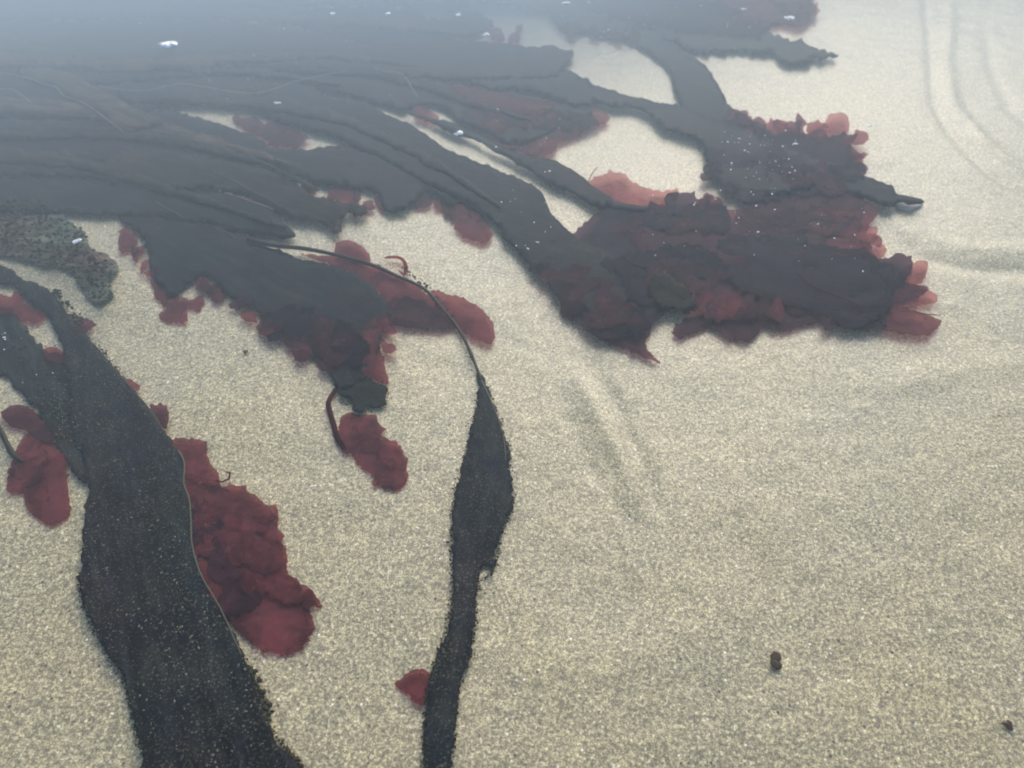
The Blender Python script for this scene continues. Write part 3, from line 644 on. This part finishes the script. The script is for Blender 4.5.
def lobe_poly(u, v, ang, L, Wd):
    ca, sa = math.cos(ang), math.sin(ang); out = []
    prof = [(0, .14), (.25, .26), (.5, .42), (.72, .50), (.86, .34), (1.0, 0)]
    side = [(t * L, w * Wd * random.uniform(.8, 1.2)) for t, w in prof] + [(t * L, -w * Wd * random.uniform(.8, 1.2)) for t, w in prof[-2::-1]]
    for a, b in side:
        b += 0.12 * L * math.sin(a / L * 3)
        out.append((u + a * ca - b * sa, v + (a * sa + b * ca) * .72))
    return out
def rosette(root_label, runs, hbase):
    root = next(o for o in bpy.data.objects if o.get('label') == root_label)
    c = np.array(root.location)
    for (u0, v0, u1, v1, a0, a1, n, L, mats) in runs:
        for k in range(n):
            t_ = (k + random.random() * .6) / n
            p = lobe_poly(u0 + (u1 - u0) * t_ + random.uniform(-5, 5), v0 + (v1 - v0) * t_ + random.uniform(-4, 4), math.radians(random.uniform(a0, a1)), L * random.uniform(.75, 1.25), L * random.uniform(.5, .85))
            sheet('lobe', p, random.choice(mats), hbase + .0006 * k, root, c, rough=1.7, teeth=1.0, wave=.0035, frill=.004, wl=6, cell=4.5)
BIGC = 'big red clump of overlapping frilled lobes at the end of the widest blade'
FAN = 'broad fan of red seaweed whose finger lobes reach farthest over the sand'
GLC = 'glinting clump with pink upper lobes where two kelp bands meet'
rosette(BIGC, [
    (610, 228, 700, 226, -50, -5, 6, 56, [RED_DARK, RED_PURPLE]), (575, 262, 640, 310, 80, 130, 6, 42, [RED_DARK]),
    (600, 262, 690, 258, -10, 50, 7, 66, [RED_PURPLE, RED_DARK]), (546, 262, 590, 312, 110, 165, 7, 22, [RED_DARK, RED_PURPLE]), (680, 290, 790, 300, 20, 100, 8, 36, [RED_DARK, RED]),
    (596, 300, 650, 312, 40, 100, 6, 36, [RED_DARK, RED_PURPLE])], 0.044)
rosette(FAN, [
    (742, 226, 830, 214, -40, 10, 8, 50, [RED_DARK, RED]), (735, 250, 850, 268, -20, 35, 9, 70, [RED_DARK, RED_DARK, RED_PURPLE]), (780, 292, 850, 302, -5, 40, 6, 52, [RED_DARK]),
    (826, 212, 872, 256, -50, 10, 7, 24, [RED, RED_PINK])], 0.036)
rosette(GLC, [
    (728, 126, 850, 144, -115, -30, 9, 24, [RED_DARK, RED]), (735, 165, 835, 170, -30, 50, 8, 42, [RED_PURPLE, RED_DARK]), (710, 160, 745, 190, 90, 160, 5, 20, [RED_PURPLE]), (845, 150, 858, 172, -30, 30, 3, 16, [RED])], 0.046)
rosette('red lobes spreading below the central kelp blade toward a dark knot', [
    (290, 305, 360, 330, 60, 120, 10, 46, [RED_DARK, RED_PURPLE, RED_PURPLE]), (250, 298, 330, 362, 90, 150, 8, 22, [RED, RED_DARK]), (376, 315, 386, 345, 0, 60, 3, 20, [RED])], 0.028)
rosette('red fronds hanging off the kelp blade above the diagonal sand strip', [(470, 110, 580, 112, 10, 80, 8, 34, [RED_DARK, RED, RED_PURPLE])], 0.040)
rosette('red-fringed sheet of seaweed at the top with a white fleck beside it', [(770, 0, 806, 10, -20, 60, 5, 22, [RED, RED_DARK]), (565, 18, 640, 26, 60, 120, 6, 18, [RED_DARK])], 0.052)
rosette('ruffled red frond with white dotted trails beside the largest kelp blade', [(196, 490, 268, 600, -10, 80, 9, 50, [RED]), (190, 500, 235, 600, 20, 70, 4, 60, [RED_DARK]), (250, 505, 300, 610, -20, 60, 6, 18, [RED])], 0.016)
rosette('two smooth red lobes below the speckled blade at the left edge', [(34, 440, 44, 490, 60, 110, 3, 40, [RED])], .012)
rosette('drooping red frond with a thin curled stalk, lowest in the middle', [(350, 422, 385, 468, 10, 80, 4, 28, [RED])], .012)
rosette('narrow red lobes poking from under the blunt kelp end', [(300, 182, 384, 200, 50, 120, 7, 15, [RED, RED_DARK])], .024)
rosette('red tongue-shaped lobe pointing down to sand between two kelp blades', [(428, 188, 482, 210, 60, 110, 6, 24, [RED, RED_DARK])], .018)
rosette('shredded red tuft with open holes on sand near the brown turf clump', [(146, 240, 158, 275, 80, 150, 4, 16, [RED_DARK, RED]), (195, 272, 250, 300, 60, 130, 6, 18, [RED, RED_DARK])], .02)
# narrow strands threading the left mass
def ribbon_poly(pts, w):
    P = catmull(pts, False, 30.0); T = np.gradient(P, axis=0); T /= np.linalg.norm(T, axis=1)[:, None]
    Nn = np.stack([T[:, 1], -T[:, 0]], -1); n = len(P)
    k = np.array([w * .5 * (1 - (i / (n - 1)) ** 3 * .85) * (1 + .25 * noise.noise(Vector((i * .5, w, n)))) for i in range(n)])[:, None]
    return [tuple(q) for q in np.concatenate([P + Nn * k, (P - Nn * k)[::-1]])]
STR = [
 ('brown kelp strand on the left mass just under the olive brown blade', [(-80, 104), (60, 108), (150, 126), (240, 150), (300, 166)], 17, KELP_BROWN, 1, .056),
 ('olive kelp strand curving along the frayed sandy-ended blade', [(-80, 138), (80, 132), (180, 142), (270, 166), (318, 190)], 13, KELP_OLIVE, 1, .058),
 ('speckled strand above the long pale margin line of the left mass', [(-80, 58), (100, 62), (230, 70), (340, 84)], 14, KELP_SPECK, 0, .060),
 ('dark strand beside the blade with the bright tan rim', [(-80, 150), (80, 164), (160, 186), (240, 212), (286, 228)], 13, KELP_OLIVE, 0, .050),
 ('speckled strand lying along the widest dark blade above the sand hole', [(120, 92), (250, 100), (350, 122), (430, 160), (500, 206)], 16, KELP_SPECK, 1, .054),
 ('brownish strand across the mass below the largest white fleck', [(-80, 50), (100, 66), (220, 60), (330, 56), (420, 66)], 13, KELP_BROWN, 1, .062),
 ('thin strand ending beside the red fronds below the long band', [(300, 60), (390, 76), (460, 98), (530, 120)], 10, KELP_OLIVE, 1, .056),
 ('pale brown strand near the top edge of the left mass', [(-80, 14), (150, 12), (330, 20), (470, 34)], 13, KELP_BROWN, 0, .064)]
for lab, pts_, w_, m_, mg, hh_ in STR:
    pl = ribbon_poly(pts_, w_)
    kelp(lab, pl, hh_ - .007, m=m_, rough=1.3, flow=-.3, name='kelp_strand', ribs=([(([(p[0], p[1]) for p in pl[:len(pl)//2]])[::2], MARGIN, .0006)] if mg else ()))
# frayed white end of the long band
c = hit(905, 203, 0); t = thing('frayed_tip', 'bleached white frayed tip at the end of the long kelp band', 'seaweed', c)
WHITE = plain('bleached', (0.34, 0.32, 0.30), 0.6)
sheet('film', [(890, 200), (902, 197), (915, 199), (923, 204), (914, 210), (900, 209)], WHITE, 0.014, t, c, rough=2.0, wl=3, cell=3)
for k in range(5): cord('strand', [(888, 192 + 3 * k), (900 + k, 195 + 3 * k), (914 + 2 * (k % 3), 196 + 2.6 * k)], (RIB if k < 2 else WHITE), .02, t, c, .0006, .0003, wob=1.5)

# ------------------------------------------------------------------ specks, flecks, glint beads
def fleck(label, u, v, w, hgt, name='foam_fleck', m=FOAM_GLINT, z=0.002, cat='foam', group='white flecks floating on the water', parts=1):
    r = ray(float(u), float(v)); t_ = (z - CAM_H) / r[2]; c = np.array([r[0] * t_, r[1] * t_, z])
    s = np.linalg.norm(c - np.array([0, 0, CAM_H])) / FOC
    V, F = [], []
    for k in range(parts * 5):
        a = random.uniform(-.36, .36)
        blob(V, F, c + np.array([a * w * s, (random.uniform(-.25, .25) + a * .5) * hgt * s, 0]), w * s * random.uniform(.1, .26), hgt * s * random.uniform(.15, .38), hgt * s * .14, random.random() * 90, 10, 4)
    o = link_mesh(name, V, F, m, None, c); o['label'] = label; o['category'] = cat
    if group: o['group'] = group
    return o
fleck('largest white foam fleck on the dark kelp at the upper left', 167, 45, 17, 11, parts=3)
fleck('white foam fleck on the narrow kelp blade in the diagonal sand strip', 459, 133, 7, 7, parts=2)
fleck('flat white fleck above the red tuft in the sand hole', 278, 103, 9, 5)
fleck('round bubble fleck on the brown turf clump', 77, 241, 7, 7, parts=2)
fleck('white fleck near the top, just left of the pale sand patch', 389, 14, 8, 6)
fleck('small white fleck near the top, beside a pair of specks', 332, 14, 6, 4)
fleck('white fleck at the right end of the pale sand patch on top', 458, 15, 5, 6)
fleck('white fleck beside the two small red stubs near the top', 485, 35, 7, 6)
fleck('elongated white fleck at the red-edged tip on top', 791, 18, 13, 5)
fleck('white fleck on the top kelp mat, left of the red-edged tip', 744, 9, 6, 5)
fleck('white fleck on the top mat above the curved kelp band', 566, 3, 7, 5)
fleck('tiny white fleck on clean sand beyond the glinting clump', 868, 126, 7, 3)
fleck('brightest white fleck on the glinting clump', 795, 144, 5, 4)
def scrap(label, u, v, w, hg, m=BIT):
    c = hit(float(u), float(v), 0.0025); s = np.linalg.norm(c - np.array([0, 0, CAM_H])) / FOC
    V, F = [], []
    for k in range(4): blob(V, F, c + np.array([random.uniform(-.25, .25) * w * s, random.uniform(-.35, .35) * hg * s, 0]), w * s * .42, hg * s * .36, .0007, random.random() * 90, 10, 5)
    o = link_mesh('plant_scrap', V, F, m, None, c); o['label'] = label; o['category'] = 'plant scrap'; o['group'] = 'dark scraps lying on the sand'
scrap('dark brown plant scrap alone on the open sand', 775, 660, 10, 14)
scrap('faint dark scrap on the sand at the bottom right corner', 1008, 724, 9, 5)
scrap('tiny dark dot on the sand right of the brown turf clump', 246, 352, 5, 4)

# glints: tiny white beads standing in for sparkle on the water over the weed
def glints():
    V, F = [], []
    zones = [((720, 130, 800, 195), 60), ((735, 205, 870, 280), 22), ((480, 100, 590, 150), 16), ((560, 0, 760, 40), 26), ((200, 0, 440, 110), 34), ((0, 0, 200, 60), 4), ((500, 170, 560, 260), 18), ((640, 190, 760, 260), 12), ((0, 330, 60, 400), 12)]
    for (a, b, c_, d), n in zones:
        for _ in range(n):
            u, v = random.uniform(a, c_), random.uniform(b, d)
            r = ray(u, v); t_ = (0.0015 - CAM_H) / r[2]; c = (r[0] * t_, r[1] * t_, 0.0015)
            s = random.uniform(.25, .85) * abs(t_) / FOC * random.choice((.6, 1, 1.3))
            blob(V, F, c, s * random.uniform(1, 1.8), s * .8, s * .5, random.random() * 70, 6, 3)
    o = link_mesh('glint_beads', V, F, FOAM_GLINT); o['kind'] = 'stuff'; o['label'] = 'tiny white beads standing in for glints on the water above the weed'
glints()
# sand grains that stand proud of the bed and lie on the speckled blades
def grains():
    V, F = [], []
    m = plain('grain', (0.5, 0.47, 0.38), 0.5, 900, 0.5)
    for _ in range(9000):
        u, v = random.uniform(-60, 1084), random.uniform(60, 800)
        c = hit(u, v, 0.0006); s = random.uniform(.0004, .0010)
        b = len(V)
        q = [np.array(c) + np.array(k) * s for k in ((1, 0, 0), (-.5, .9, 0), (-.6, -.8, 0), (0, 0, .9))]
        V += [tuple(x) for x in q]; F += [(b, b + 1, b + 3), (b + 1, b + 2, b + 3), (b + 2, b, b + 3), (b, b + 2, b + 1)]
    o = link_mesh('sand_grains', V, F, m, smooth=False); o['kind'] = 'stuff'; o['label'] = 'coarse pale grains scattered on the sand'
grains()
def sand_on(label, poly, n, h):
    root = next(o for o in bpy.data.objects if o.get('label') == label); c0 = np.array(root.location)
    P = np.array(poly, float); V, F = [], []
    while n > 0:
        p = np.random.uniform(P.min(0), P.max(0), (1, 2))
        if p[0][1] > 790 or not in_poly(p, P)[0]: n -= .2; continue
        if noise.noise(Vector((p[0][0] / 38, p[0][1] / 60, 3))) + .5 * noise.noise(Vector((p[0][0] / 9, p[0][1] / 16, 8))) < random.uniform(-.45, .5): n -= .3; continue
        c = hit(p[0][0], p[0][1], h * HS + .0035); sz = random.choice((.0004, .0006, .0006, .001))
        blob(V, F, c, sz * random.uniform(1, 2), sz, sz * .6, random.random() * 50, 5, 2); n -= 1
    link_mesh('sand_grain', V, F, GRAIN, root, c0, kind='stuff')
sand_on('largest kelp blade, speckled with sand, running off the bottom edge', KB, 1500, .018)
